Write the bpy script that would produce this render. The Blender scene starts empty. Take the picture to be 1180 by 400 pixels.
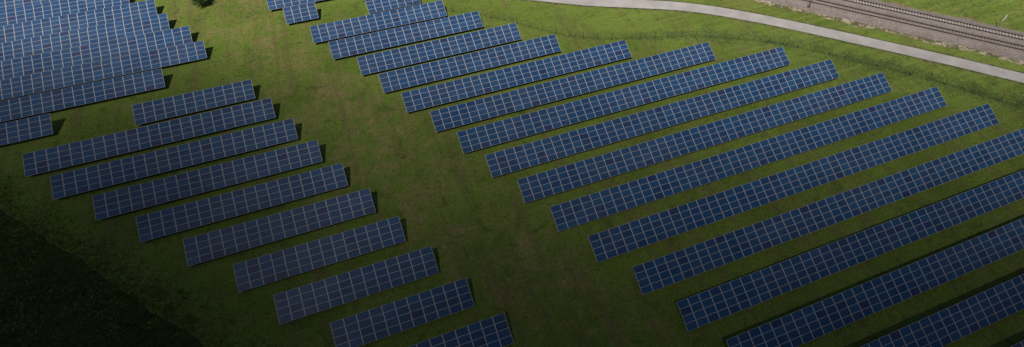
import bpy, math, random
import numpy as np
from mathutils import Matrix, Vector

rad = math.radians
scene = bpy.context.scene
col = scene.collection
random.seed(7)
rng = np.random.default_rng(11)

# ------------------------------------------------------------------ camera
PITCH, ROLL, YAW, CAM_H = 0.8898256, 0.0067617, 0.3654409, 67.3005
cp, sp, cy, sy = math.cos(PITCH), math.sin(PITCH), math.cos(YAW), math.sin(YAW)
fwd = Vector((sy * cp, cy * cp, -sp))
right = Vector((cy, -sy, 0.0))
up = right.cross(fwd)
r2 = math.cos(ROLL) * right + math.sin(ROLL) * up
u2 = -math.sin(ROLL) * right + math.cos(ROLL) * up
cd = bpy.data.cameras.new('camera')
cam = bpy.data.objects.new('camera', cd)
col.objects.link(cam)
M = Matrix((r2, u2, -fwd)).transposed().to_4x4()
M.translation = Vector((0, 0, CAM_H))
cam.matrix_world = M
cd.sensor_width = 36.0
cd.lens = 581.16 / 1180.0 * 36.0
cd.clip_start = 0.5
cd.clip_end = 8000.0
scene.camera = cam

# ------------------------------------------------------------------ sky and sun
SUN = Vector((-0.3975, -0.41, 1.0)).normalized()
world = bpy.data.worlds.new('World')
scene.world = world
world.use_nodes = True
wn, wl = world.node_tree.nodes, world.node_tree.links
wn.clear()
sky = wn.new('ShaderNodeTexSky')
sky.sky_type = 'NISHITA'
sky.sun_disc = False
sky.sun_elevation = math.asin(SUN.z)
sky.sun_rotation = math.atan2(SUN.x, SUN.y) % (2 * math.pi)
bg = wn.new('ShaderNodeBackground')
bg.inputs['Strength'].default_value = 0.05
wo = wn.new('ShaderNodeOutputWorld')
wl.new(sky.outputs[0], bg.inputs[0])
wl.new(bg.outputs[0], wo.inputs[0])
sl = bpy.data.lights.new('sun', 'SUN')
sl.energy = 5.0
sl.angle = rad(0.5)
sl.color = (1.0, 0.955, 0.89)
so = bpy.data.objects.new('sun', sl)
col.objects.link(so)
so.rotation_euler = SUN.to_track_quat('Z', 'Y').to_euler()
so.location = SUN * 900
vs = scene.view_settings
vs.view_transform = 'Standard'
vs.look = 'None'
vs.exposure = 0.08
vs.gamma = 1.0
vs.use_curve_mapping = False


# ------------------------------------------------------------------ helpers
def link_mesh(name, verts, faces, mats, parent=None, midx=None, smooth=False):
    me = bpy.data.meshes.new(name)
    me.from_pydata([tuple(v) for v in verts], [], [tuple(f) for f in faces])
    for m in mats:
        me.materials.append(m)
    if midx is not None:
        me.polygons.foreach_set('material_index', np.asarray(midx, dtype=np.int32))
    if smooth:
        me.polygons.foreach_set('use_smooth', np.ones(len(me.polygons), dtype=bool))
    me.update()
    o = bpy.data.objects.new(name, me)
    col.objects.link(o)
    if parent is not None:
        o.parent = parent
    return o


def tri_mesh(name, V, mat, tone=None):
    """V: (n,3,3) array of separate triangles"""
    n = len(V)
    me = bpy.data.meshes.new(name)
    me.vertices.add(3 * n)
    me.vertices.foreach_set('co', np.asarray(V, dtype=np.float32).reshape(-1))
    me.loops.add(3 * n)
    me.loops.foreach_set('vertex_index', np.arange(3 * n, dtype=np.int32))
    me.polygons.add(n)
    me.polygons.foreach_set('loop_start', np.arange(0, 3 * n, 3, dtype=np.int32))
    me.polygons.foreach_set('loop_total', np.full(n, 3, dtype=np.int32))
    me.materials.append(mat)
    me.update(calc_edges=True)
    if tone is not None:
        a = me.attributes.new('tone', 'FLOAT', 'FACE')
        a.data.foreach_set('value', np.asarray(tone, dtype=np.float32))
    o = bpy.data.objects.new(name, me)
    col.objects.link(o)
    return o


def tag(o, label=None, cat=None, group=None, kind=None):
    if label:
        o['label'] = label
    if cat:
        o['category'] = cat
    if group:
        o['group'] = group
    if kind:
        o['kind'] = kind
    return o


def empty(name, loc, rz=0.0):
    o = bpy.data.objects.new(name, None)
    o.empty_display_size = 0.5
    o.location = loc
    o.rotation_euler = (0, 0, rz)
    col.objects.link(o)
    return o


class MB:
    def __init__(s):
        s.v, s.f, s.m = [], [], []

    def box(s, c, h, rot=None, mi=0):
        n = len(s.v)
        for dz in (-1, 1):
            for dx, dy in ((-1, -1), (1, -1), (1, 1), (-1, 1)):
                p = Vector((dx * h[0], dy * h[1], dz * h[2]))
                if rot is not None:
                    p = rot @ p
                s.v.append(tuple(p + Vector(c)))
        for f in ((0, 3, 2, 1), (4, 5, 6, 7), (0, 1, 5, 4), (1, 2, 6, 5), (2, 3, 7, 6), (3, 0, 4, 7)):
            s.f.append(tuple(n + k for k in f))
            s.m.append(mi)

    def bar(s, a, b, w, h, mi=0):
        a, b = Vector(a), Vector(b)
        d = b - a
        L = d.length
        q = d.to_track_quat('X', 'Z').to_matrix()
        s.box((a + b) / 2, (L / 2, w / 2, h / 2), q, mi)

    def tube(s, pts, rads, seg=8, mi=0):
        rings = []
        for i, (p, r) in enumerate(zip(pts, rads)):
            p = Vector(p)
            a = Vector(pts[max(i - 1, 0)])
            b = Vector(pts[min(i + 1, len(pts) - 1)])
            q = (b - a).to_track_quat('Z', 'Y').to_matrix()
            n = len(s.v)
            for k in range(seg):
                t = 2 * math.pi * k / seg
                s.v.append(tuple(p + q @ Vector((r * math.cos(t), r * math.sin(t), 0))))
            rings.append(n)
        for a, b in zip(rings, rings[1:]):
            for k in range(seg):
                k2 = (k + 1) % seg
                s.f.append((a + k, a + k2, b + k2, b + k))
                s.m.append(mi)
        s.f.append(tuple(rings[0] + k for k in reversed(range(seg))))
        s.m.append(mi)
        s.f.append(tuple(rings[-1] + k for k in range(seg)))
        s.m.append(mi)

    def build(s, name, mats, parent=None, smooth=False):
        return link_mesh(name, s.v, s.f, mats if isinstance(mats, list) else [mats], parent, s.m, smooth)


def new_mat(name, rough=0.9, spec=0.3, metal=0.0):
    m = bpy.data.materials.new(name)
    m.use_nodes = True
    nt = m.node_tree
    b = nt.nodes['Principled BSDF']
    b.inputs['Roughness'].default_value = rough
    b.inputs['Metallic'].default_value = metal
    b.inputs['Specular IOR Level'].default_value = spec
    return m, nt, b


class NT:
    """small node helper"""

    def __init__(s, nt):
        s.nt = nt
        s.pos = nt.nodes.new('ShaderNodeNewGeometry').outputs['Position']

    def noise(s, scale, detail=4, rough=0.55, vec=None, dist=0.0):
        n = s.nt.nodes.new('ShaderNodeTexNoise')
        n.inputs['Scale'].default_value = scale
        n.inputs['Detail'].default_value = detail
        n.inputs['Roughness'].default_value = rough
        n.inputs['Distortion'].default_value = dist
        s.nt.links.new(vec if vec is not None else s.pos, n.inputs['Vector'])
        return n.outputs['Fac']

    def mapping(s, scale=(1, 1, 1), rot=(0, 0, 0), loc=(0, 0, 0)):
        n = s.nt.nodes.new('ShaderNodeMapping')
        n.inputs['Scale'].default_value = scale
        n.inputs['Rotation'].default_value = rot
        n.inputs['Location'].default_value = loc
        s.nt.links.new(s.pos, n.inputs['Vector'])
        return n.outputs[0]

    def ramp(s, fac, lo, hi):
        n = s.nt.nodes.new('ShaderNodeMapRange')
        n.inputs['From Min'].default_value = lo
        n.inputs['From Max'].default_value = hi
        n.clamp = True
        s.nt.links.new(fac, n.inputs['Value'])
        return n.outputs[0]

    def math(s, op, a, b=None):
        n = s.nt.nodes.new('ShaderNodeMath')
        n.operation = op
        for i, x in enumerate((a, b)):
            if x is None:
                continue
            if isinstance(x, (int, float)):
                n.inputs[i].default_value = x
            else:
                s.nt.links.new(x, n.inputs[i])
        return n.outputs[0]

    def mix(s, fac, a, b, mode='MIX'):
        n = s.nt.nodes.new('ShaderNodeMix')
        n.data_type = 'RGBA'
        n.blend_type = mode
        for sock, x in ((n.inputs[0], fac), (n.inputs[6], a), (n.inputs[7], b)):
            if isinstance(x, (int, float)):
                sock.default_value = x
            elif isinstance(x, tuple):
                sock.default_value = (*x, 1.0) if len(x) == 3 else x
            else:
                s.nt.links.new(x, sock)
        return n.outputs[2]

    def bump(s, bsdf, h, strength, dist):
        n = s.nt.nodes.new('ShaderNodeBump')
        n.inputs['Strength'].default_value = strength
        n.inputs['Distance'].default_value = dist
        s.nt.links.new(h, n.inputs['Height'])
        s.nt.links.new(n.outputs[0], bsdf.inputs['Normal'])

    def attr(s, name):
        n = s.nt.nodes.new('ShaderNodeAttribute')
        n.attribute_name = name
        return n.outputs['Fac']


# ------------------------------------------------------------------ materials
def meadow_colour(N):
    """base colour of the meadow as a function of the place in it"""
    g_light, g_mid, g_dark = (0.122, 0.176, 0.029), (0.087, 0.131, 0.020), (0.040, 0.076, 0.015)
    c = N.mix(N.ramp(N.noise(0.055, 5, 0.6, dist=0.6), 0.38, 0.62), g_mid, g_light)
    # straw coloured trodden patches, most of them along the service lane between the blocks
    sep = N.nt.nodes.new('ShaderNodeSeparateXYZ')
    N.nt.links.new(N.pos, sep.inputs[0])
    X, Y = sep.outputs[0], sep.outputs[1]
    lane = N.math('ABSOLUTE', N.math('ADD', N.math('ADD', X, N.math('MULTIPLY', Y, 0.445)), -28.5))
    lane = N.ramp(lane, 13.0, 4.0)
    patch = N.ramp(N.noise(0.16, 6, 0.68, dist=1.2), 0.47, 0.66)
    patch2 = N.ramp(N.noise(0.5, 5, 0.7, dist=1.0), 0.45, 0.7)
    k = N.math('MULTIPLY', N.math('ADD', N.math('MULTIPLY', patch, 0.75), N.math('MULTIPLY', patch2, 0.6)),
               N.math('ADD', N.math('MULTIPLY', lane, 0.75), 0.34))
    c = N.mix(k, c, (0.200, 0.160, 0.070))
    # wheel ruts running down the lane
    rut = N.noise(1.0, 4, 0.6, N.mapping((0.55, 0.035, 1), (0, 0, rad(-24))), 0.3)
    c = N.mix(N.math('MULTIPLY', N.ramp(rut, 0.5, 0.62), 0.55), c, (0.115, 0.098, 0.040))
    # dark lush clumps
    cl = N.ramp(N.noise(0.34, 4, 0.62, N.mapping(loc=(31, 7, 0)), 0.8), 0.56, 0.70)
    c = N.mix(N.math('MULTIPLY', cl, 0.62), c, g_dark)
    # mown streaks beyond the last panels, running with the path
    far_ = N.ramp(N.math('ADD', N.math('MULTIPLY', X, 0.7), N.math('MULTIPLY', Y, 0.714)), 92.0, 104.0)
    mown = N.noise(1.0, 4, 0.6, N.mapping((0.04, 0.75, 1), (0, 0, rad(42))), 0.2)
    c = N.mix(N.math('MULTIPLY', N.math('MULTIPLY', N.ramp(mown, 0.42, 0.62), far_), 0.5), c, (0.175, 0.215, 0.050))
    cl2 = N.ramp(N.noise(1.3, 3, 0.6, N.mapping(loc=(3, 77, 0))), 0.5, 0.72)
    c = N.mix(N.math('MULTIPLY', cl2, 0.4), c, g_dark)
    # fine speckle of blades and litter
    sp_ = N.ramp(N.noise(3.5, 5, 0.75), 0.32, 0.72)
    c = N.mix(1.0, c, N.mix(sp_, (0.50, 0.53, 0.50), (1.50, 1.47, 1.38)), 'MULTIPLY')
    return c


mat_meadow, nt, b = new_mat('meadow_grass', 0.95, 0.1)
N = NT(nt)
nt.links.new(meadow_colour(N), b.inputs['Base Color'])
N.bump(b, N.noise(2.2, 6, 0.75), 0.9, 0.12)

mat_tuft, nt, b = new_mat('grass_tufts', 0.8, 0.15)
N = NT(nt)
t = N.attr('tone')
nt.links.new(N.mix(1.0, meadow_colour(N), N.mix(t, (0.55, 0.68, 0.55), (1.4, 1.38, 1.15)), 'MULTIPLY'), b.inputs['Base Color'])

mat_tall, nt, b = new_mat('tall_herbs', 0.8, 0.15)
N = NT(nt)
nt.links.new(N.mix(N.attr('tone'), (0.050, 0.085, 0.030), (0.170, 0.235, 0.080)), b.inputs['Base Color'])

mat_bank, nt, b = new_mat('bank_grass', 0.8, 0.15)
N = NT(nt)
nt.links.new(N.mix(N.attr('tone'), (0.070, 0.115, 0.022), (0.16, 0.22, 0.042)), b.inputs['Base Color'])

mat_crop_soil, nt, b = new_mat('crop_field_soil', 0.95, 0.1)
N = NT(nt)
c = N.mix(N.ramp(N.noise(0.7, 5, 0.65), 0.35, 0.65), (0.030, 0.040, 0.011), (0.052, 0.064, 0.017))
nt.links.new(c, b.inputs['Base Color'])
N.bump(b, N.noise(1.5, 5, 0.7), 0.8, 0.15)

mat_crop, nt, b = new_mat('crop_leaves', 0.75, 0.2)
N = NT(nt)
nt.links.new(N.mix(N.attr('tone'), (0.032, 0.046, 0.013), (0.092, 0.115, 0.026)), b.inputs['Base Color'])
mat_flower, nt, b = new_mat('crop_flowers', 0.7, 0.2)
b.inputs['Base Color'].default_value = (0.50, 0.46, 0.05, 1)

mat_path, nt, b = new_mat('path_asphalt', 0.9, 0.25)
N = NT(nt)
c = N.mix(N.ramp(N.noise(0.25, 4, 0.6), 0.35, 0.65), (0.285, 0.262, 0.250), (0.365, 0.336, 0.320))
c = N.mix(1.0, c, N.mix(N.ramp(N.noise(9.0, 4, 0.7), 0.3, 0.7), (0.88, 0.88, 0.88), (1.1, 1.1, 1.1)), 'MULTIPLY')
nt.links.new(c, b.inputs['Base Color'])
N.bump(b, N.noise(20.0, 3, 0.7), 0.3, 0.01)

mat_verge, nt, b = new_mat('path_verge', 0.95, 0.1)
N = NT(nt)
c = N.mix(N.ramp(N.noise(0.9, 4, 0.7), 0.4, 0.62), (0.036, 0.048, 0.014), (0.13, 0.115, 0.06))
nt.links.new(c, b.inputs['Base Color'])

mat_ballast, nt, b = new_mat('track_ballast', 0.95, 0.15)
N = NT(nt)
v = nt.nodes.new('ShaderNodeTexVoronoi')
v.inputs['Scale'].default_value = 9.0
nt.links.new(N.pos, v.inputs['Vector'])
bwn = nt.nodes.new('ShaderNodeRGBToBW')
nt.links.new(v.outputs['Color'], bwn.inputs[0])
c = N.mix(bwn.outputs[0], (0.110, 0.094, 0.086), (0.305, 0.268, 0.246))
c = N.mix(N.math('MULTIPLY', N.ramp(N.noise(0.35, 5, 0.65), 0.42, 0.68), 0.55), c, (0.15, 0.10, 0.082))
c = N.mix(1.0, c, N.mix(N.ramp(N.noise(2.2, 4, 0.7), 0.3, 0.7), (0.78, 0.78, 0.78), (1.18, 1.18, 1.18)), 'MULTIPLY')
# rust and brake dust lie on the stones along each rail
sepb = nt.nodes.new('ShaderNodeSeparateXYZ')
nt.links.new(N.pos, sepb.inputs[0])
ro_ = N.math('SUBTRACT', N.math('ADD', N.math('MULTIPLY', sepb.outputs[0], 0.714), N.math('MULTIPLY', sepb.outputs[1], 0.700)), 117.14 * 0.714 + 62.36 * 0.700)
k1 = N.math('ABSOLUTE', N.math('SUBTRACT', N.math('ABSOLUTE', ro_), 0.75))
k2 = N.math('ABSOLUTE', N.math('SUBTRACT', N.math('ABSOLUTE', N.math('SUBTRACT', ro_, 4.25)), 0.75))
kk = N.ramp(N.math('MINIMUM', k1, k2), 0.42, 0.08)
c = N.mix(N.math('MULTIPLY', kk, 0.8), c, (0.060, 0.040, 0.034))
nt.links.new(c, b.inputs['Base Color'])
N.bump(b, bwn.outputs[0], 0.8, 0.06)

mat_rubble, nt, b = new_mat('stony_bank', 0.95, 0.1)
N = NT(nt)
c = N.mix(N.ramp(N.noise(0.55, 5, 0.7, dist=0.8), 0.44, 0.56), (0.10, 0.085, 0.045), (0.34, 0.285, 0.21))
c = N.mix(N.ramp(N.noise(0.8, 5, 0.7, N.mapping(loc=(9, 3, 0)), 0.8), 0.5, 0.58), c, (0.075, 0.09, 0.022))
nt.links.new(c, b.inputs['Base Color'])
N.bump(b, N.noise(4.0, 4, 0.7), 0.8, 0.08)

mat_soil, nt, b = new_mat('bare_soil', 0.95, 0.1)
N = NT(nt)
c = N.mix(N.ramp(N.noise(0.6, 5, 0.7, dist=0.8), 0.42, 0.58), (0.085, 0.10, 0.026), (0.20, 0.15, 0.095))
nt.links.new(c, b.inputs['Base Color'])
N.bump(b, N.noise(3.0, 4, 0.7), 0.8, 0.08)

mat_rail, nt, b = new_mat('rusty_rail_steel', 0.6, 0.4, 0.3)
N = NT(nt)
nt.links.new(N.mix(N.noise(3.0), (0.034, 0.022, 0.020), (0.060, 0.040, 0.034)), b.inputs['Base Color'])
mat_sleeper, nt, b = new_mat('concrete_sleeper', 0.9, 0.2)
N = NT(nt)
nt.links.new(N.mix(N.ramp(N.noise(2.0, 4), 0.35, 0.65), (0.24, 0.225, 0.215), (0.40, 0.375, 0.355)), b.inputs['Base Color'])
mat_sleeper_old, nt, b = new_mat('weathered_sleeper', 0.9, 0.2)
N = NT(nt)
nt.links.new(N.mix(N.ramp(N.noise(2.0, 4), 0.35, 0.65), (0.15, 0.13, 0.12), (0.26, 0.23, 0.21)), b.inputs['Base Color'])

mat_alu, nt, b = new_mat('anodised_aluminium', 0.55, 0.4, 0.0)
N = NT(nt)
nt.links.new(N.mix(N.noise(1.0), (0.31, 0.31, 0.33), (0.40, 0.40, 0.42)), b.inputs['Base Color'])
mat_pale, nt, b = new_mat('pale_grey_paint', 0.5, 0.4, 0.0)
N = NT(nt)
nt.links.new(N.mix(N.noise(2.0), (0.42, 0.43, 0.42), (0.52, 0.53, 0.52)), b.inputs['Base Color'])
mat_zinc, nt, b = new_mat('galvanised_steel', 0.5, 0.4, 0.6)
N = NT(nt)
nt.links.new(N.mix(N.noise(2.0), (0.22, 0.22, 0.23), (0.36, 0.36, 0.37)), b.inputs['Base Color'])
mat_dark_steel, nt, b = new_mat('dark_painted_steel', 0.6, 0.3, 0.0)
N = NT(nt)
nt.links.new(N.mix(N.noise(2.0), (0.05, 0.045, 0.045), (0.09, 0.08, 0.075)), b.inputs['Base Color'])
mat_fence, nt, b = new_mat('green_fence_wire', 0.7, 0.2, 0.0)
N = NT(nt)
nt.links.new(N.mix(N.noise(2.0), (0.03, 0.05, 0.028), (0.05, 0.07, 0.04)), b.inputs['Base Color'])

# glass of a module: polycrystalline blue cells between a pale backsheet grid
mat_glass, nt, b = new_mat('solar_cells_under_glass', 0.22, 0.15)
N = NT(nt)
uv = nt.nodes.new('ShaderNodeUVMap')
uv.uv_map = 'UVMap'
sep = nt.nodes.new('ShaderNodeSeparateXYZ')
nt.links.new(uv.outputs[0], sep.inputs[0])


def cell_line(s, n, w):
    f = N.math('FRACT', N.math('MULTIPLY', s, float(n)))
    e = N.math('ABSOLUTE', N.math('SUBTRACT', f, 0.5))
    return N.math('GREATER_THAN', e, 0.5 - w)


ln = N.math('MAXIMUM', cell_line(sep.outputs[0], 10, 0.020), cell_line(sep.outputs[1], 6, 0.020))
tone = N.attr('tone')
cA = N.mix(tone, (0.0092, 0.034, 0.092), (0.0130, 0.062, 0.152))
hue = N.math('GREATER_THAN', tone, 0.93)
cA = N.mix(N.math('LESS_THAN', tone, 0.10), cA, (0.013, 0.031, 0.092))
crystal = N.noise(2.6, 3, 0.7)
cA = N.mix(1.0, cA, N.mix(N.ramp(crystal, 0.3, 0.7), (0.84, 0.84, 0.86), (1.18, 1.18, 1.16)), 'MULTIPLY')
dust = N.ramp(N.noise(0.12, 4, 0.6), 0.35, 0.7)
cA = N.mix(N.math('MULTIPLY', dust, 0.05), cA, (0.30, 0.28, 0.25))
cA = N.mix(N.math('MULTIPLY', ln, 0.18), cA, (0.16, 0.20, 0.30))
nt.links.new(cA, b.inputs['Base Color'])
nt.links.new(N.mix(N.noise(0.3), (0.33,) * 3, (0.45,) * 3), b.inputs['Roughness'])
mat_backsheet, nt, b = new_mat('module_edge_band', 0.5, 0.4)
N = NT(nt)
nt.links.new(N.mix(N.noise(0.7), (0.42, 0.40, 0.41), (0.52, 0.50, 0.51)), b.inputs['Base Color'])

mat_bark, nt, b = new_mat('bark', 0.9, 0.2)
N = NT(nt)
nt.links.new(N.mix(N.noise(6.0), (0.05, 0.038, 0.025), (0.11, 0.085, 0.06)), b.inputs['Base Color'])
mat_leaf, nt, b = new_mat('tree_leaves', 0.7, 0.2)
N = NT(nt)
nt.links.new(N.mix(N.attr('tone'), (0.035, 0.06, 0.014), (0.085, 0.125, 0.03)), b.inputs['Base Color'])

mat_shade_volume = bpy.data.materials.new('shade_absorber')  # absorbing volume of the added out-of-view light blocker
mat_shade_volume.use_nodes = True
nt = mat_shade_volume.node_tree
nt.nodes.clear()
out = nt.nodes.new('ShaderNodeOutputMaterial')
pv = nt.nodes.new('ShaderNodeVolumePrincipled')
SHADE_DENS = 0.15
pv.inputs['Color'].default_value = (0.22, 0.22, 0.23, 1)
pv.inputs['Density'].default_value = SHADE_DENS
nt.links.new(pv.outputs[0], out.inputs['Volume'])


# ------------------------------------------------------------------ setting
def interp(pts, n):
    """resample a polyline to n points (smooth Catmull-Rom)"""
    P = np.array(pts, float)
    d = np.r_[0, np.cumsum(np.hypot(*np.diff(P, axis=0).T))]
    t = np.linspace(0, d[-1], n)
    return np.stack([np.interp(t, d, P[:, 0]), np.interp(t, d, P[:, 1])], 1)


def smooth_line(P, k=3):
    P = P.copy()
    for _ in range(k):
        Q = P.copy()
        Q[1:-1] = (P[:-2] + 2 * P[1:-1] + P[2:]) / 4
        P = Q
    return P


def strip(name, A, B, z, mat, rows=1, za=None):
    n = len(A)
    v, f = [], []
    for j in range(rows + 1):
        t = j / rows
        for i in range(n):
            p = A[i] * (1 - t) + B[i] * t
            zz = z if za is None else za(t)
            v.append((p[0], p[1], zz))
    for j in range(rows):
        for i in range(n - 1):
            a = j * n + i
            f.append((a, a + 1, a + n + 1, a + n))
    o = link_mesh(name, v, f, [mat])
    me = o.data
    if me.polygons[0].normal.z < 0:
        me.flip_normals()
    return o


# one ground sheet, finer close in with very gentle swells
xs = np.unique(np.r_[-4000, -2000, -1000, -500, -250, np.arange(-160, 241, 4), 350, 600, 1200, 2500, 4000])
ys = np.unique(np.r_[-4000, -2000, -1000, -500, -250, -120, np.arange(-60, 221, 4), 350, 600, 1200, 2500, 4000])
v = [(x, y, 0.0) for y in ys for x in xs]
nx = len(xs)
f = [(j * nx + i, j * nx + i + 1, (j + 1) * nx + i + 1, (j + 1) * nx + i) for j in range(len(ys) - 1) for i in range(nx - 1)]
ground = link_mesh('ground', v, f, [mat_meadow])
tag(ground, kind='structure')

# asphalt path sweeping past the far side
path_lo = [(-60, 168), (-30, 146), (0, 125), (22, 111), (34.5, 103.6), (43.7, 98.4), (53.6, 92.4), (65.7, 86.9), (73.8, 83.1), (81.0, 78.2),
           (89.9, 70.8), (95.4, 65.7), (107.9, 53.8), (116.7, 45.2), (124.7, 36.9), (150, 10.5), (190, -31)]
PL = smooth_line(interp(path_lo, 160), 6)
dL = np.gradient(PL, axis=0)
nL = np.stack([-dL[:, 1], dL[:, 0]], 1)
nL /= np.hypot(*nL.T)[:, None]
PATH_W = 3.5
PH = PL + nL * PATH_W
wob = (np.sin(np.arange(160) * 1.7) + np.sin(np.arange(160) * 0.61)) * 0.10
vg = strip('verge', PL - nL * (0.55 + wob[:, None]), PH + nL * (0.45 + wob[::-1, None]), 0.005, mat_verge)
tag(vg, kind='structure')
pth = strip('path', PL, PH, 0.012, mat_path)
tag(pth, kind='structure')

# railway: straight line, two tracks on one ballast bed
RD = np.array([0.7, -0.714])
RN = np.array([0.714, 0.700])
near_c = np.array([117.14, 62.36])
far_c = near_c + RN * 4.25
T0, T1 = -52.0, 70.0
tt = np.linspace(T0, T1, 130)
w1 = np.array([math.sin(i * .9) * .22 + math.sin(i * .37) * .35 + rng.uniform(-.2, .2) for i in range(130)])
w2 = np.array([math.sin(i * .7 + 2) * .3 + math.sin(i * .29) * .3 + rng.uniform(-.2, .2) for i in range(130)])


def railpt(off, w=None):
    base = near_c[None] + tt[:, None] * RD[None] + (off + (w if w is not None else 0 * tt))[:, None] * RN[None]
    return base


bank = strip('stony_bank', railpt(-5.55, w1), railpt(-3.6, w2 * 0.5), 0.02, mat_rubble)
tag(bank, kind='structure')
soil = strip('soil_edge', railpt(7.1), railpt(8.3, w1 * 1.6), 0.016, mat_soil)
tag(soil, kind='structure')
prof = [(-4.0, 0.0), (-2.5, 0.10), (-1.7, 0.42), (-0.98, 0.50), (-0.72, 0.40), (0.72, 0.40), (0.98, 0.50), (1.5, 0.42), (2.1, 0.30), (2.75, 0.42), (3.27, 0.50), (3.53, 0.40), (4.97, 0.40), (5.23, 0.50), (5.9, 0.42), (6.8, 0.12), (7.65, 0.02)]
v, f = [], []
for off, z in prof:
    q = railpt(off, w2 * 0.4 if off in (-4.0, 7.65) else None)
    v += [(p[0], p[1], z + 0.02) for p in q]
for j in range(len(prof) - 1):
    for i in range(129):
        a = j * 130 + i
        f.append((a, a + 1, a + 131, a + 130))
bal = link_mesh('ballast_bed', v, f, [mat_ballast])
if bal.data.polygons[0].normal.z < 0:
    bal.data.flip_normals()
tag(bal, kind='structure')

rail_ang = math.atan2(RD[1], RD[0])


def track(c, label, smat):
    L = T1 - T0
    root = empty('railway_track', (c[0], c[1], 0.36), rail_ang)
    tag(root, label, 'railway track', 'railway tracks side by side on the ballast bed')
    for s in (-1, 1):
        m = MB()
        m.box(((T0 + T1) / 2, s * 0.75, 0.115), (L / 2, 0.065, 0.012))
        m.box(((T0 + T1) / 2, s * 0.75, 0.17), (L / 2, 0.014, 0.043))
        m.box(((T0 + T1) / 2, s * 0.75, 0.228), (L / 2, 0.050, 0.016))
        m.build('rail', mat_rail, root)
    sm = MB()
    sm.box((0, 0, 0.03), (0.12, 1.25, 0.07))
    first = None
    xs_ = np.arange(T0, T1, 0.62)
    # the sleepers nearest the camera and in the picture as single parts, the rest as one
    order = sorted(range(len(xs_)), key=lambda i: abs(xs_[i] - 3.0))
    inner, outer = order[:98], order[98:]
    for i in inner:
        if first is None:
            first = sm.build('sleeper', smat, root)
            o = first
        else:
            o = first.copy()
            col.objects.link(o)
            o.parent = root
        o.location = (float(xs_[i]), float(rng.uniform(-.02, .02)), 0)
        o.rotation_euler = (0, 0, float(rng.uniform(-.02, .02)))
    mm = MB()
    for i in outer:
        mm.box((float(xs_[i]), 0, 0.03), (0.14, 1.25, 0.07))
    o = mm.build('sleeper', smat, root)
    o['kind'] = 'stuff'


track(near_c, 'nearer railway track with dark rusty rails and dull sleepers, beside the asphalt path', mat_sleeper_old)
track(far_c, 'farther railway track with pale sleepers, beside the green bank', mat_sleeper)

# crop field in the near left corner
FE = [(-120, 142), (-92, 110.5), (-75, 90), (-60.6, 73.0), (-56.0, 67.8), (-49.5, 60.6), (-42.1, 51.7), (-33.7, 42.4), (-29.2, 37.1), (-15, 20.5), (5, -3), (30, -32)]
FEp = interp(FE, 220)
FEp = FEp + smooth_line(rng.uniform(-1.0, 1.0, FEp.shape), 2) * .45 + rng.uniform(-.15, .15, FEp.shape)
off = FEp + np.array([-150.0, -110.0])
cf = strip('crop_field', FEp, off, 0.006, mat_crop_soil)
tag(cf, kind='structure')


# ------------------------------------------------------------------ solar tables
TILT = 0.4410857
WCOL = 1.7411
HLOW = 0.70
MW, MH = 1.715, 1.010
PITCH_S = 1.03
RX = Matrix.Rotation(TILT, 4, 'X')
BX, BY = 0.045, 0.024      # frame plus pale edge band round the cells


def module_geo(cx, cyv, mb, uvs):
    """frame box plus the band and the cell field; local plane z=0 is the module underside"""
    hx, hy = MW / 2, MH / 2
    n = len(mb.v)
    z0, z1, z2 = 0.0, 0.036, 0.039
    mb.box((cx, cyv, (z0 + z1) / 2), (hx, hy, (z1 - z0) / 2), None, 0)
    uvs += [(0, 0)] * 24
    # band ring 2.5 mm proud, then cells 3 mm above that
    n = len(mb.v)
    for (a, b_, z) in ((hx - 0.018, hy - 0.014, z1 + 0.003), (hx - BX, hy - BY, z1 + 0.0035)):
        for dx, dy in ((-1, -1), (1, -1), (1, 1), (-1, 1)):
            mb.v.append((cx + dx * a, cyv + dy * b_, z))
    for k in range(4):
        k2 = (k + 1) % 4
        mb.f.append((n + k, n + k2, n + 4 + k2, n + 4 + k))
        mb.m.append(1)
        uvs += [(0, 0)] * 4
    mb.f.append((n + 4, n + 5, n + 6, n + 7))
    mb.m.append(2)
    uvs += [(0, 0), (1, 0), (1, 1), (0, 1)]


def finish_module(mb, uvs, tones, name, parent=None):
    me = bpy.data.meshes.new(name)
    me.from_pydata(mb.v, [], mb.f)
    for m_ in (mat_alu, mat_backsheet, mat_glass):
        me.materials.append(m_)
    me.polygons.foreach_set('material_index', np.asarray(mb.m, dtype=np.int32))
    uvl = me.uv_layers.new(name='UVMap')
    uvl.data.foreach_set('uv', np.asarray(uvs, dtype=np.float32).reshape(-1))
    a = me.attributes.new('tone', 'FLOAT', 'FACE')
    a.data.foreach_set('value', np.repeat(np.asarray(tones, dtype=np.float32), 11))
    me.update()
    return me


variants = []
for k in range(14):
    mb, uvs = MB(), []
    module_geo(0, 0, mb, uvs)
    variants.append(finish_module(mb, uvs, [k / 13.0], 'solar_module'))


def in_frame(p):
    q = Vector(p) - Vector((0, 0, CAM_H))
    z = q.dot(fwd)
    if z <= 0:
        return False
    X = 581.16 * q.dot(r2) / z
    Y = 581.16 * q.dot(u2) / z
    return abs(X) < 600 and abs(Y) < 210


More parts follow.
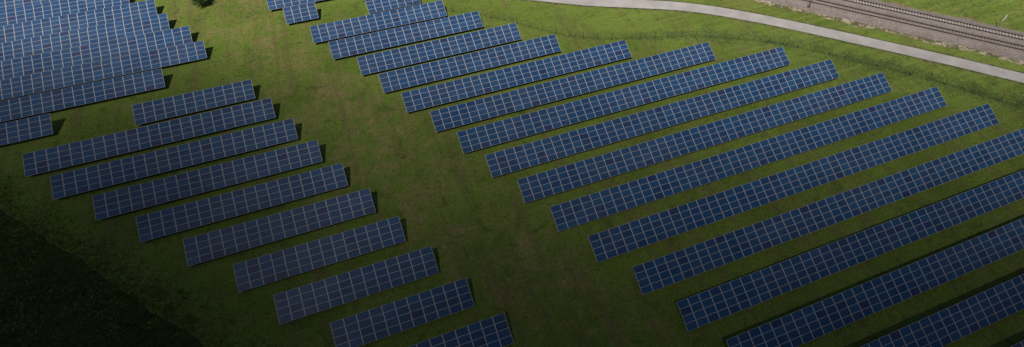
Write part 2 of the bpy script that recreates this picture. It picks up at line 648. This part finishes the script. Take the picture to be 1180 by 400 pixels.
def solar_table(d, xl, xr, ncol, label, group):
    # d: y of the lower edge; the root stands on the ground at the middle of the table
    xc = (xl + xr) / 2
    pitch = (xr - xl) / ncol
    root = empty('solar_table', (xc, d, 0))
    tag(root, label, 'solar panel row', group)
    cells = []
    lean = rng.uniform(-0.004, 0.004, ncol // 6 + 2)
    for i in range(ncol):
        for j in range(4):
            x = -((xr - xl) / 2) + (i + 0.5) * pitch
            s = (j + 0.5) * PITCH_S
            loc = Vector((x, s * math.cos(TILT), HLOW + s * math.sin(TILT)))
            w = loc + Vector((xc, d, 0))
            vis = in_frame(w)
            cells.append((0 if vis else 1, (w - Vector((0, 0, CAM_H))).length, i, j, x, s, loc))
    cells.sort(key=lambda c: (c[0], c[1]))
    own = [c for c in cells if c[0] == 0][:100]
    rest = cells[len(own):]
    if len(rest) <= 0:
        rest = []
    for c in own:
        tone_ = min(13, max(0, int(rng.normal(7.5, 2.6))))
        if rng.random() < 0.03:
            tone_ = int(rng.integers(0, 3))
        o = bpy.data.objects.new('solar_module', variants[tone_])
        col.objects.link(o)
        o.parent = root
        o.location = c[6]
        o.rotation_euler = (TILT + float(lean[c[2] // 6]), float(rng.uniform(-.0025, .0025)), 0)
    if rest:
        mb, uvs, tones = MB(), [], []
        for c in rest:
            module_geo(c[4], c[5], mb, uvs)
            tones.append(min(1.0, max(0.0, rng.normal(0.54, 0.28))))
        me = finish_module(mb, uvs, tones, 'solar_module')
        o = bpy.data.objects.new('solar_module', me)
        col.objects.link(o)
        o.parent = root
        o.location = (0, 0, HLOW)
        o.rotation_euler = (TILT, 0, 0)
        o['kind'] = 'stuff'
    # purlins under the modules
    half = (xr - xl) / 2
    ct, st = math.cos(TILT), math.sin(TILT)
    for s in (0.55, 1.55, 2.6, 3.6):
        m = MB()
        m.bar((-half + 0.05, s * ct + st * 0.045, HLOW + s * st - ct * 0.045), (half - 0.05, s * ct + st * 0.045, HLOW + s * st - ct * 0.045), 0.06, 0.08)
        m.build('purlin', mat_zinc, root)
    nfr = max(2, int(round((xr - xl) / 5.2)) + 1)
    fr = po1 = po2 = None
    for k in range(nfr):
        x = -half + 0.8 + (2 * half - 1.6) * k / (nfr - 1)
        if fr is None:
            m = MB()
            m.bar((0, 0.25 * ct + st * 0.15, HLOW + 0.25 * st - ct * 0.15), (0, 3.9 * ct + st * 0.15, HLOW + 3.9 * st - ct * 0.15), 0.07, 0.12)
            fr = m.build('rafter', mat_zinc, root)
            m = MB()
            zt = HLOW + 0.75 * st - 0.26
            m.box((0, 0.85, zt / 2), (0.05, 0.04, zt / 2))
            po1 = m.build('support_post', mat_zinc, root)
            m = MB()
            zt = HLOW + (2.85 / ct) * st - 0.24
            m.box((0, 2.85, zt / 2), (0.05, 0.04, zt / 2))
            po2 = m.build('support_post', mat_zinc, root)
            m = MB()
            m.bar((0, 2.85, 0.45), (0, 1.7, HLOW + 1.7 * st / ct - 0.22), 0.05, 0.05)
            br = m.build('brace', mat_zinc, root)
            for o in (fr, po1, po2, br):
                o.location.x = x
        else:
            for src in (fr, po1, po2, br):
                o = src.copy()
                col.objects.link(o)
                o.parent = root
                o.location.x = x
    return root


ORD = ['first', 'second', 'third', 'fourth', 'fifth', 'sixth', 'seventh', 'eighth', 'ninth', 'tenth', 'eleventh', 'twelfth',
       'thirteenth', 'fourteenth', 'fifteenth', 'sixteenth', 'seventeenth']
TL = [(85.12, -41.42, -20.45, 12), (78.30, -57.68, -17.19, 23), (71.27, -52.44, -13.86, 22), (64.35, -45.43, -10.43, 20), (57.52, -38.62, -7.18, 18), (50.58, -31.70, -3.89, 16), (43.59, -24.85, -0.64, 14), (36.63, -19.78, 2.67, 13), (29.85, -12.99, 5.96, 11), (23.07, -11.63, 9.26, 12)]
TR = [(105.70, 5.22, 17.41, 7), (98.80, -7.87, 21.79, 17), (91.89, -4.77, 28.17, 19), (84.73, -0.09, 34.47, 20), (78.01, 2.99, 40.84, 22), (71.05, 5.95, 53.91, 28), (64.31, 9.76, 70.03, 35), (57.57, 12.88, 83.58, 41), (50.70, 15.85, 90.12, 43), (43.83, 19.05, 96.81, 45), (36.94, 21.92, 103.39, 47), (30.00, 25.16, 108.45, 48), (23.06, 28.85, 115.91, 50), (16.19, 31.89, 118.94, 50), (9.34, 35.08, 120.39, 49), (2.47, 38.28, 121.85, 48), (-4.40, 41.48, 121.57, 46)]
TA = [(87.94, -86.44, -55.10, 18), (94.68, -87.34, -36.85, 29), (101.48, -86.66, -29.20, 33), (108.15, -87.82, -32.11, 32), (115.02, -87.38, -36.88, 29), (121.90, -86.79, -39.78, 27), (128.80, -89.53, -46.00, 25), (135.70, -89.55, -49.50, 23), (142.60, -89.56, -53.00, 21)]
TB = [(108.02, -12.67, -5.65, 4), (114.92, -15.99, 1.42, 10)]
MAST2_H = 3.00

for k, (d, xl, xr, n) in enumerate(TL):
    solar_table(d, xl, xr, n, '%s blue panel row from the back in the middle left block, %d modules wide' % (ORD[k], n) if k < len(TL) - 1 else
                'blue panel row cut by the bottom edge, nearest row of the middle left block', 'solar panel rows of the middle left block')
for k, (d, xl, xr, n) in enumerate(TR):
    if k == 0:
        lb = 'short blue panel row cut by the top edge, farthest row of the large right block'
    elif k == len(TR) - 1:
        lb = 'blue panel row whose shadow reaches the lower right corner, nearest of the large right block'
    else:
        lb = '%s blue panel row from the back in the large right block%s' % (ORD[k], ', %d modules wide' % n if xr < 110 else ' cut off right')
    solar_table(d, xl, xr, n, lb, 'solar panel rows of the large right block')
for k, (d, xl, xr, n) in enumerate(TA):
    lb = 'blue panel row, %s from the front in the dense block at the upper left' % ORD[k]
    solar_table(d, xl, xr, n, lb, 'solar panel rows of the upper left block')
for k, (d, xl, xr, n) in enumerate(TB):
    solar_table(d, xl, xr, n, ['four module wide stub of blue panels at the top, left of the large right block',
                               'blue panel row cut by the top edge, behind the four module wide stub'][k], 'solar panel rows at the top centre')

# ------------------------------------------------------------------ wire fence along the far side
fence_pts = [(5, 112), (14, 106.5), (22.6, 101.3), (29, 97.0), (33.0, 93.8), (38, 88.8), (43.5, 83.6), (49, 80.1), (56.6, 77.3), (61.9, 75.6), (70.9, 72.9), (79.6, 68.6), (87.3, 63.9),
             (94.9, 56.6), (103.4, 48.3), (110.6, 40.2), (117.8, 31.0), (130, 15)]
FP = interp(fence_pts, 400)
seg = np.hypot(*np.diff(FP, axis=0).T)
tot = seg.sum()
npost = int(tot / 3.0)
PP = interp(fence_pts, npost)
fence = empty('wire_fence', (PP[0][0], PP[0][1], 0))
tag(fence, 'low dark green wire fence with thin posts running between the panels and the path', 'fence')
org = Vector((PP[0][0], PP[0][1], 0))
m = MB()
m.tube([(0, 0, 0), (0, 0, 1.9)], [0.045, 0.04], 6)
p0 = m.build('fence_post', mat_fence, fence)
for i, p in enumerate(PP):
    o = p0 if i == 0 else p0.copy()
    if i:
        col.objects.link(o)
        o.parent = fence
    o.location = Vector((p[0], p[1], 0)) - org
    o.rotation_euler = (float(rng.uniform(-.03, .03)), float(rng.uniform(-.03, .03)), 0)
m = MB()
for i in range(npost - 1):
    a, b_ = Vector((*PP[i], 0)) - org, Vector((*PP[i + 1], 0)) - org
    for z in np.linspace(0.1, 1.8, 9):
        m.bar(a + Vector((0, 0, z)), b_ + Vector((0, 0, z)), 0.008, 0.008)
    nv = 14
    for k in range(1, nv):
        c = a.lerp(b_, k / nv)
        m.bar(c + Vector((0, 0, 0.1)), c + Vector((0, 0, 1.8)), 0.006, 0.006)
m.build('wire_mesh', mat_fence, fence)

# ------------------------------------------------------------------ masts by the railway
mast = empty('catenary_mast', (102.6, 73.7, 0), rail_ang)
tag(mast, 'dark steel mast rising out of the top edge beside the nearer railway track', 'mast')
m = MB()
m.box((0, 0, 0.15), (0.35, 0.35, 0.15))
m.build('footing', mat_dark_steel, mast)
m = MB()
for s in (-1, 1):
    m.bar((0, s * 0.16, 0.3), (0, s * 0.12, 8.2), 0.10, 0.16)
for k in range(13):
    z = 0.5 + k * 0.6
    m.bar((0, -0.15, z), (0, 0.15, z + 0.3), 0.03, 0.03)
    m.bar((0, 0.15, z + 0.3), (0, -0.15, z + 0.6), 0.03, 0.03)
m.build('pole', mat_dark_steel, mast)
m = MB()
m.bar((0, 0, 6.9), (0, 3.0, 6.9), 0.05, 0.05)
m.bar((0, 0, 8.0), (0, 3.0, 6.95), 0.04, 0.04)
m.bar((0, 0.1, 6.1), (0, 2.9, 6.2), 0.04, 0.04)
m.build('bracket_arm', mat_dark_steel, mast)

mast2 = empty('steel_pole', (137.5, 52.6, 0), rail_ang)
tag(mast2, 'slim pale grey pole standing on the green bank edge behind the farther railway track', 'pole')
m = MB()
m.box((0, 0, 0.1), (0.22, 0.22, 0.1))
m.build('footing', mat_zinc, mast2)
m = MB()
m.tube([(0, 0, 0.2), (0, 0, MAST2_H)], [0.10, 0.085], 10)
m.build('shaft', mat_pale, mast2, True)
m = MB()
m.tube([(0, 0, MAST2_H), (0, 0, MAST2_H + 0.12)], [0.095, 0.04], 10)
m.build('cap', mat_alu, mast2, True)


# ------------------------------------------------------------------ small tree at the top edge
def small_tree(x, y, h, r, label):
    root = empty('small_tree', (x, y, 0))
    tag(root, label, 'tree')
    m = MB()
    m.tube([(0, 0, 0), (0.05, 0, h * .3), (0.02, .05, h * .6), (0, 0, h * .85)], [0.14, 0.10, 0.06, 0.02], 8)
    for k in range(9):
        a = k * 2.4
        z = h * (0.18 + 0.065 * k)
        L = r * (0.9 - 0.05 * k)
        m.tube([(0, 0, z), (math.cos(a) * L * .5, math.sin(a) * L * .5, z + .35 * L), (math.cos(a) * L, math.sin(a) * L, z + .6 * L)], [0.05, 0.03, 0.01], 5)
    m.build('trunk', mat_bark, root, True)
    n = 5200
    cl = rng.normal(0, 1, (46, 3))
    cl /= np.linalg.norm(cl, axis=1)[:, None]
    cl *= (rng.uniform(.35, .95, (46, 1)))
    cen = np.array([0, 0, h * .56]) + cl * np.array([r, r, h * .42])
    w = rng.integers(0, 46, n)
    P = cen[w] + rng.normal(0, .2, (n, 3)) * np.array([r, r, h * .35]) * .75
    P[:, 2] = np.maximum(P[:, 2], .25)
    D1 = rng.normal(0, 1, (n, 3)); D1 /= np.linalg.norm(D1, axis=1)[:, None]
    D2 = rng.normal(0, 1, (n, 3)); D2 /= np.linalg.norm(D2, axis=1)[:, None]
    s = rng.uniform(.07, .15, (n, 1))
    V = np.stack([P - D1 * s, P + D1 * s, P + D2 * s * 1.4], 1)
    o = tri_mesh('crown', V, mat_leaf, rng.random(n) * .6 + .4 * rng.random(46)[w])
    o.parent = root
    return root


small_tree(-30.6, 123.4, 4.6, 1.9, 'small bushy tree cut by the top edge, casting a dark shadow on the meadow')


# ------------------------------------------------------------------ grass, herbs and crop
def pip(P, poly):
    x, y = P[:, 0], P[:, 1]
    ins = np.zeros(len(P), bool)
    n = len(poly)
    for i in range(n):
        x1, y1 = poly[i]
        x2, y2 = poly[(i + 1) % n]
        c = ((y1 > y) != (y2 > y)) & (x < (x2 - x1) * (y - y1) / (y2 - y1 + 1e-12) + x1)
        ins ^= c
    return ins


VIEW = [(-84, 152), (168, 60), (160, 40), (76, -14), (-60, 36), (-68, 50)]


def signed_dist(P, line):
    """distance to the left of a polyline (positive = left of its direction)"""
    best = np.full(len(P), 1e9)
    sg = np.ones(len(P))
    for a, b_ in zip(line[:-1], line[1:]):
        d = b_ - a
        L2 = d @ d
        t = np.clip(((P - a) @ d) / L2, 0, 1)
        q = P - (a + t[:, None] * d)
        dist = np.hypot(q[:, 0], q[:, 1])
        cr = d[0] * q[:, 1] - d[1] * q[:, 0]
        m_ = dist < best
        best[m_] = dist[m_]
        sg[m_] = np.sign(cr[m_])
    return best * sg


PLc, FEc, FPc = PL[::3], interp(FE, 24), interp(fence_pts, 30)


def vnoise(P, s, seed):
    r_ = np.random.default_rng(seed)
    G = r_.random((256, 256))
    q = P * s + 1000
    i = np.floor(q).astype(int)
    f_ = q - i
    f_ = f_ * f_ * (3 - 2 * f_)
    a = G[i[:, 0] % 256, i[:, 1] % 256]
    b_ = G[(i[:, 0] + 1) % 256, i[:, 1] % 256]
    c = G[i[:, 0] % 256, (i[:, 1] + 1) % 256]
    d = G[(i[:, 0] + 1) % 256, (i[:, 1] + 1) % 256]
    return (a * (1 - f_[:, 0]) + b_ * f_[:, 0]) * (1 - f_[:, 1]) + (c * (1 - f_[:, 0]) + d * f_[:, 0]) * f_[:, 1]


def blades(P, h, spread, nb, wid):
    """clumps of nb leaning blades at the points P (n,2) with heights h (n,)"""
    n = len(P)
    Pr = np.repeat(P, nb, 0)
    hr = np.repeat(h, nb) * rng.uniform(.55, 1.1, n * nb)
    ang = rng.uniform(0, 2 * np.pi, n * nb)
    rr = np.repeat(spread, nb) * np.sqrt(rng.random(n * nb))
    base = Pr + np.stack([np.cos(ang), np.sin(ang)], 1) * rr[:, None]
    th = rng.uniform(0, 2 * np.pi, n * nb)
    side = np.stack([np.cos(th), np.sin(th)], 1) * (wid * rng.uniform(.6, 1.3, n * nb))[:, None]
    lean = np.stack([np.cos(ang), np.sin(ang)], 1) * (hr * rng.uniform(.2, .9, n * nb))[:, None]
    z = np.zeros(n * nb)
    A = np.c_[base - side, z]
    B = np.c_[base + side, z]
    C = np.c_[base + lean, hr]
    return np.stack([A, B, C], 1)


def scatter(n):
    P = np.stack([rng.uniform(-86, 170, n), rng.uniform(-16, 154, n)], 1)
    return P[pip(P, VIEW)]


P = scatter(150000)
sd_path, sd_field = signed_dist(P, PLc), signed_dist(P, FEc)
ro = (P - near_c) @ RN
ok = ~((sd_path > 0.12) & (sd_path < PATH_W - .12)) & (sd_field > 0.2) & ~((ro > -5.3) & (ro < 8.2))
P = P[ok]
dens = vnoise(P, 0.35, 3) * .6 + vnoise(P, 1.1, 4) * .4
P = P[rng.random(len(P)) < np.clip(dens * 2.0 - .35, .12, 1)]
hh = 0.05 + 0.16 * vnoise(P, 0.5, 8) * rng.uniform(.5, 1.2, len(P))
V = blades(P, hh, 0.10 + 0.9 * hh, 5, 0.035)
tn = np.repeat(np.clip(vnoise(P, .8, 5) * .5 + rng.random(len(P)) * .6, 0, 1), 5)
tag(tri_mesh('meadow_grass', V, mat_tuft, tn), 'short green and straw coloured meadow grass between the panel rows', 'grass', kind='stuff')

# taller herbs along the fence and the path edge
n = 24000
t_ = rng.random(n) ** 0.8
idx = (t_ * (len(FP) - 1)).astype(int)
lim = np.clip((FP[idx][:, 0] - 40) / 45, 0.05, 0.8)
keep = rng.random(n) < lim
idx, lim = idx[keep], lim[keep]
nrm = np.array([0.69, 0.72])
P = FP[idx] + nrm * (rng.normal(1.2, 1.7, len(idx)) * (0.5 + .5 * lim))[:, None] + rng.uniform(-.3, .3, (len(idx), 2))
P = P[vnoise(P, .45, 21) * .7 + rng.random(len(P)) * .5 >.50]
h = 0.07 + 0.20 * vnoise(P, .35, 22)
V = blades(P, h, 0.12 + .25 * h, 7, 0.05)
tn = np.repeat(np.clip(.22 + vnoise(P, .5, 23) * .45 + rng.random(len(P)) * .4, 0, 1), 7)
tag(tri_mesh('tall_herbs', V, mat_tall, tn), 'band of taller dark green herbs and reeds along the wire fence', 'herbs', kind='stuff')

# loose darker weed clumps: field edge ditch, rail bank, meadow
P1 = scatter(90000)
sf = signed_dist(P1, FEc)
ro = (P1 - near_c) @ RN
sp1 = signed_dist(P1, PLc)
m1 = (sf > 2.9) & (sf < 4.4)
m2 = ((ro > -5.6) & (ro < -4.2) & (vnoise(P1, .5, 31) > .6)) | ((ro > 8.2) & (rng.random(len(P1)) < .5))
m3 = (sf > 5) & ((sp1 < -1) | (sp1 > PATH_W + .6)) & (ro < -5.6) & (vnoise(P1, .33, 33) > .80) & (rng.random(len(P1)) < .5)
m4 = (sp1 < -.3) & (sp1 > -.9) & (rng.random(len(P1)) < .6)
m5 = (sf > 0.3) & (sf < 3.0) & (rng.random(len(P1)) < .5)
P1 = P1[(m1 | m2 | m3 | m4 | m5) & (np.hypot(P1[:, 0] - 137.0, P1[:, 1] - 52.0) > 1.6)]
h = 0.12 + 0.28 * vnoise(P1, .6, 34)
V = blades(P1, h, 0.15 + .4 * h, 6, 0.05)
sf1 = signed_dist(P1, FEc)
tn = np.clip(vnoise(P1, .7, 35) * .8 + rng.random(len(P1)) * .4 - .1, 0, 1)
tn = np.where(sf1 < 3.0, .55 + .45 * tn, np.where(sf1 < 4.6, .1 * tn, .12 + .8 * tn))
tn = np.repeat(tn, 6)
tag(tri_mesh('weed_clumps', V, mat_tall, tn), 'darker green weed clumps in the ditch, on the bank and scattered over the meadow', 'weeds', kind='stuff')

# lush grass on the strip along the crop field
P2 = np.stack([rng.uniform(-80, 0, 60000), rng.uniform(10, 100, 60000)], 1)
sf2 = signed_dist(P2, FEc)
P2 = P2[(sf2 > .1) & (sf2 < 1.2 + 2.6 * rng.random(len(P2)) * vnoise(P2, .3, 71) + .8)]
h = .12 + .2 * vnoise(P2, .5, 72)
V = blades(P2, h, .2 + 0 * h, 6, .05)
tag(tri_mesh('bank_grass', V, mat_bank, np.repeat(rng.random(len(P2)) * .5 + .5 * vnoise(P2, .4, 73), 6)), 'strip of brighter green grass along the edge of the dark crop field', 'grass', kind='stuff')

# crop plants with yellow flowers
nC = 130000
P = np.stack([rng.uniform(-100, 20, nC), rng.uniform(10, 120, nC)], 1)
P = P[signed_dist(P, FEc) < -.1 + 3.2 * (rng.random(len(P)) ** 2 - .12)]
h = 0.10 + .22 * vnoise(P, .5, 41)
near = (P[:, 0] > -88) & (P[:, 1] > 8)
P, h = P[near], h[near]
V = blades(P, h, 0.16 + 0 * h, 5, 0.045)
tn = np.repeat(np.clip(vnoise(P, .25, 42) * .6 + rng.random(len(P)) * .5, 0, 1), 5)
tag(tri_mesh('crop_plants', V, mat_crop, tn), 'dark green leafy crop filling the field in the lower left corner', 'crop', kind='stuff')
nF = 42000
P = np.stack([rng.uniform(-90, 10, nF), rng.uniform(10, 110, nF)], 1)
sf = signed_dist(P, FEc)
k = (sf < -.6) & (vnoise(P, .16, 51) * .55 + vnoise(P, .6, 52) * .45 > .56)
P = P[k]
P = P[rng.random(len(P)) < .6]
P3 = np.c_[P, rng.uniform(.22, .42, len(P))]
P3 = np.repeat(P3, 5, 0) + rng.normal(0, .07, (len(P) * 5, 3))
D1 = rng.normal(0, 1, P3.shape); D1[:, 2] *= .4; D1 /= np.linalg.norm(D1, axis=1)[:, None]
D2 = rng.normal(0, 1, P3.shape); D2[:, 2] *= .4; D2 /= np.linalg.norm(D2, axis=1)[:, None]
s = rng.uniform(.03, .065, (len(P3), 1))
tag(tri_mesh('crop_flowers', np.stack([P3 - D1 * s, P3 + D1 * s, P3 + D2 * s], 1), mat_flower), 'scattered yellow flowers among the dark crop', 'flowers', kind='stuff')

# ------------------------------------------------------------------ added unseen volume blocking sun and sky over the near part of the site
CH = 150.0
hd = np.array([sy, cy])
hv = np.array([cy, -sy])
tau_u = [-520, -430, -100, 0, 18, 24.5, 37.6, 54.5, 77, 96, 112]
tau_v = [0.0, 2.7, 3.4, 3.1, 2.8, 2.5, 1.90, 1.20, 0.50, 0.15, 0.0]  # optical depths shaped to darken the ground gradually towards the camera
us = np.linspace(-520, 112, 160)
vs_ = np.linspace(-500, 500, 200)
v_, f_ = [], []
U, W_ = np.meshgrid(us, vs_, indexing='ij')
G = np.stack([U.ravel() * hd[0] + W_.ravel() * hv[0], U.ravel() * hd[1] + W_.ravel() * hv[1]], 1)
lump = 1 + 0.10 * (vnoise(G, .03, 61) - .5) * 2 + 0.05 * (vnoise(G, .08, 62) - .5) * 2
th = np.interp(U.ravel() - 6 * (vnoise(G, .012, 63) - .5), tau_u, tau_v) * lump
th += 1.3 * np.clip((-W_.ravel() - 28) / 32, 0, 1) * np.clip((88 - U.ravel()) / 45, 0, 1)  # thicker here for extra shade on the lower left
th *= np.clip((500 - np.abs(W_.ravel())) / 120, 0, 1) * np.clip((U.ravel() + 520) / 60, 0, 1)
th = th / SHADE_DENS * SUN.z
shift = -np.array([-0.3975, -0.41]) * -CH      # towards the sun
n1 = len(th)
base = G + shift
top = np.c_[base, CH + th * .72]
bot = np.c_[base, CH - th * .28]
edge = np.zeros(U.shape, bool)
edge[0] = edge[-1] = edge[:, 0] = edge[:, -1] = True
nu, nv_ = U.shape
faces = []
for i in range(nu - 1):
    for j in range(nv_ - 1):
        a = i * nv_ + j
        faces.append((a, a + 1, a + nv_ + 1, a + nv_))
allv = np.r_[top, bot]
E = edge.ravel()
bidx = np.arange(n1) + n1
bidx[E] = np.arange(n1)[E]          # rim shared by both skins
allf = list(faces) + [tuple(int(bidx[k]) for k in reversed(fc)) for fc in faces]
cl = link_mesh('added_shade_volume', allv, allf, [mat_shade_volume], smooth=True)  # added light blocker, out of view, not a part of the place
tag(cl, kind='structure')
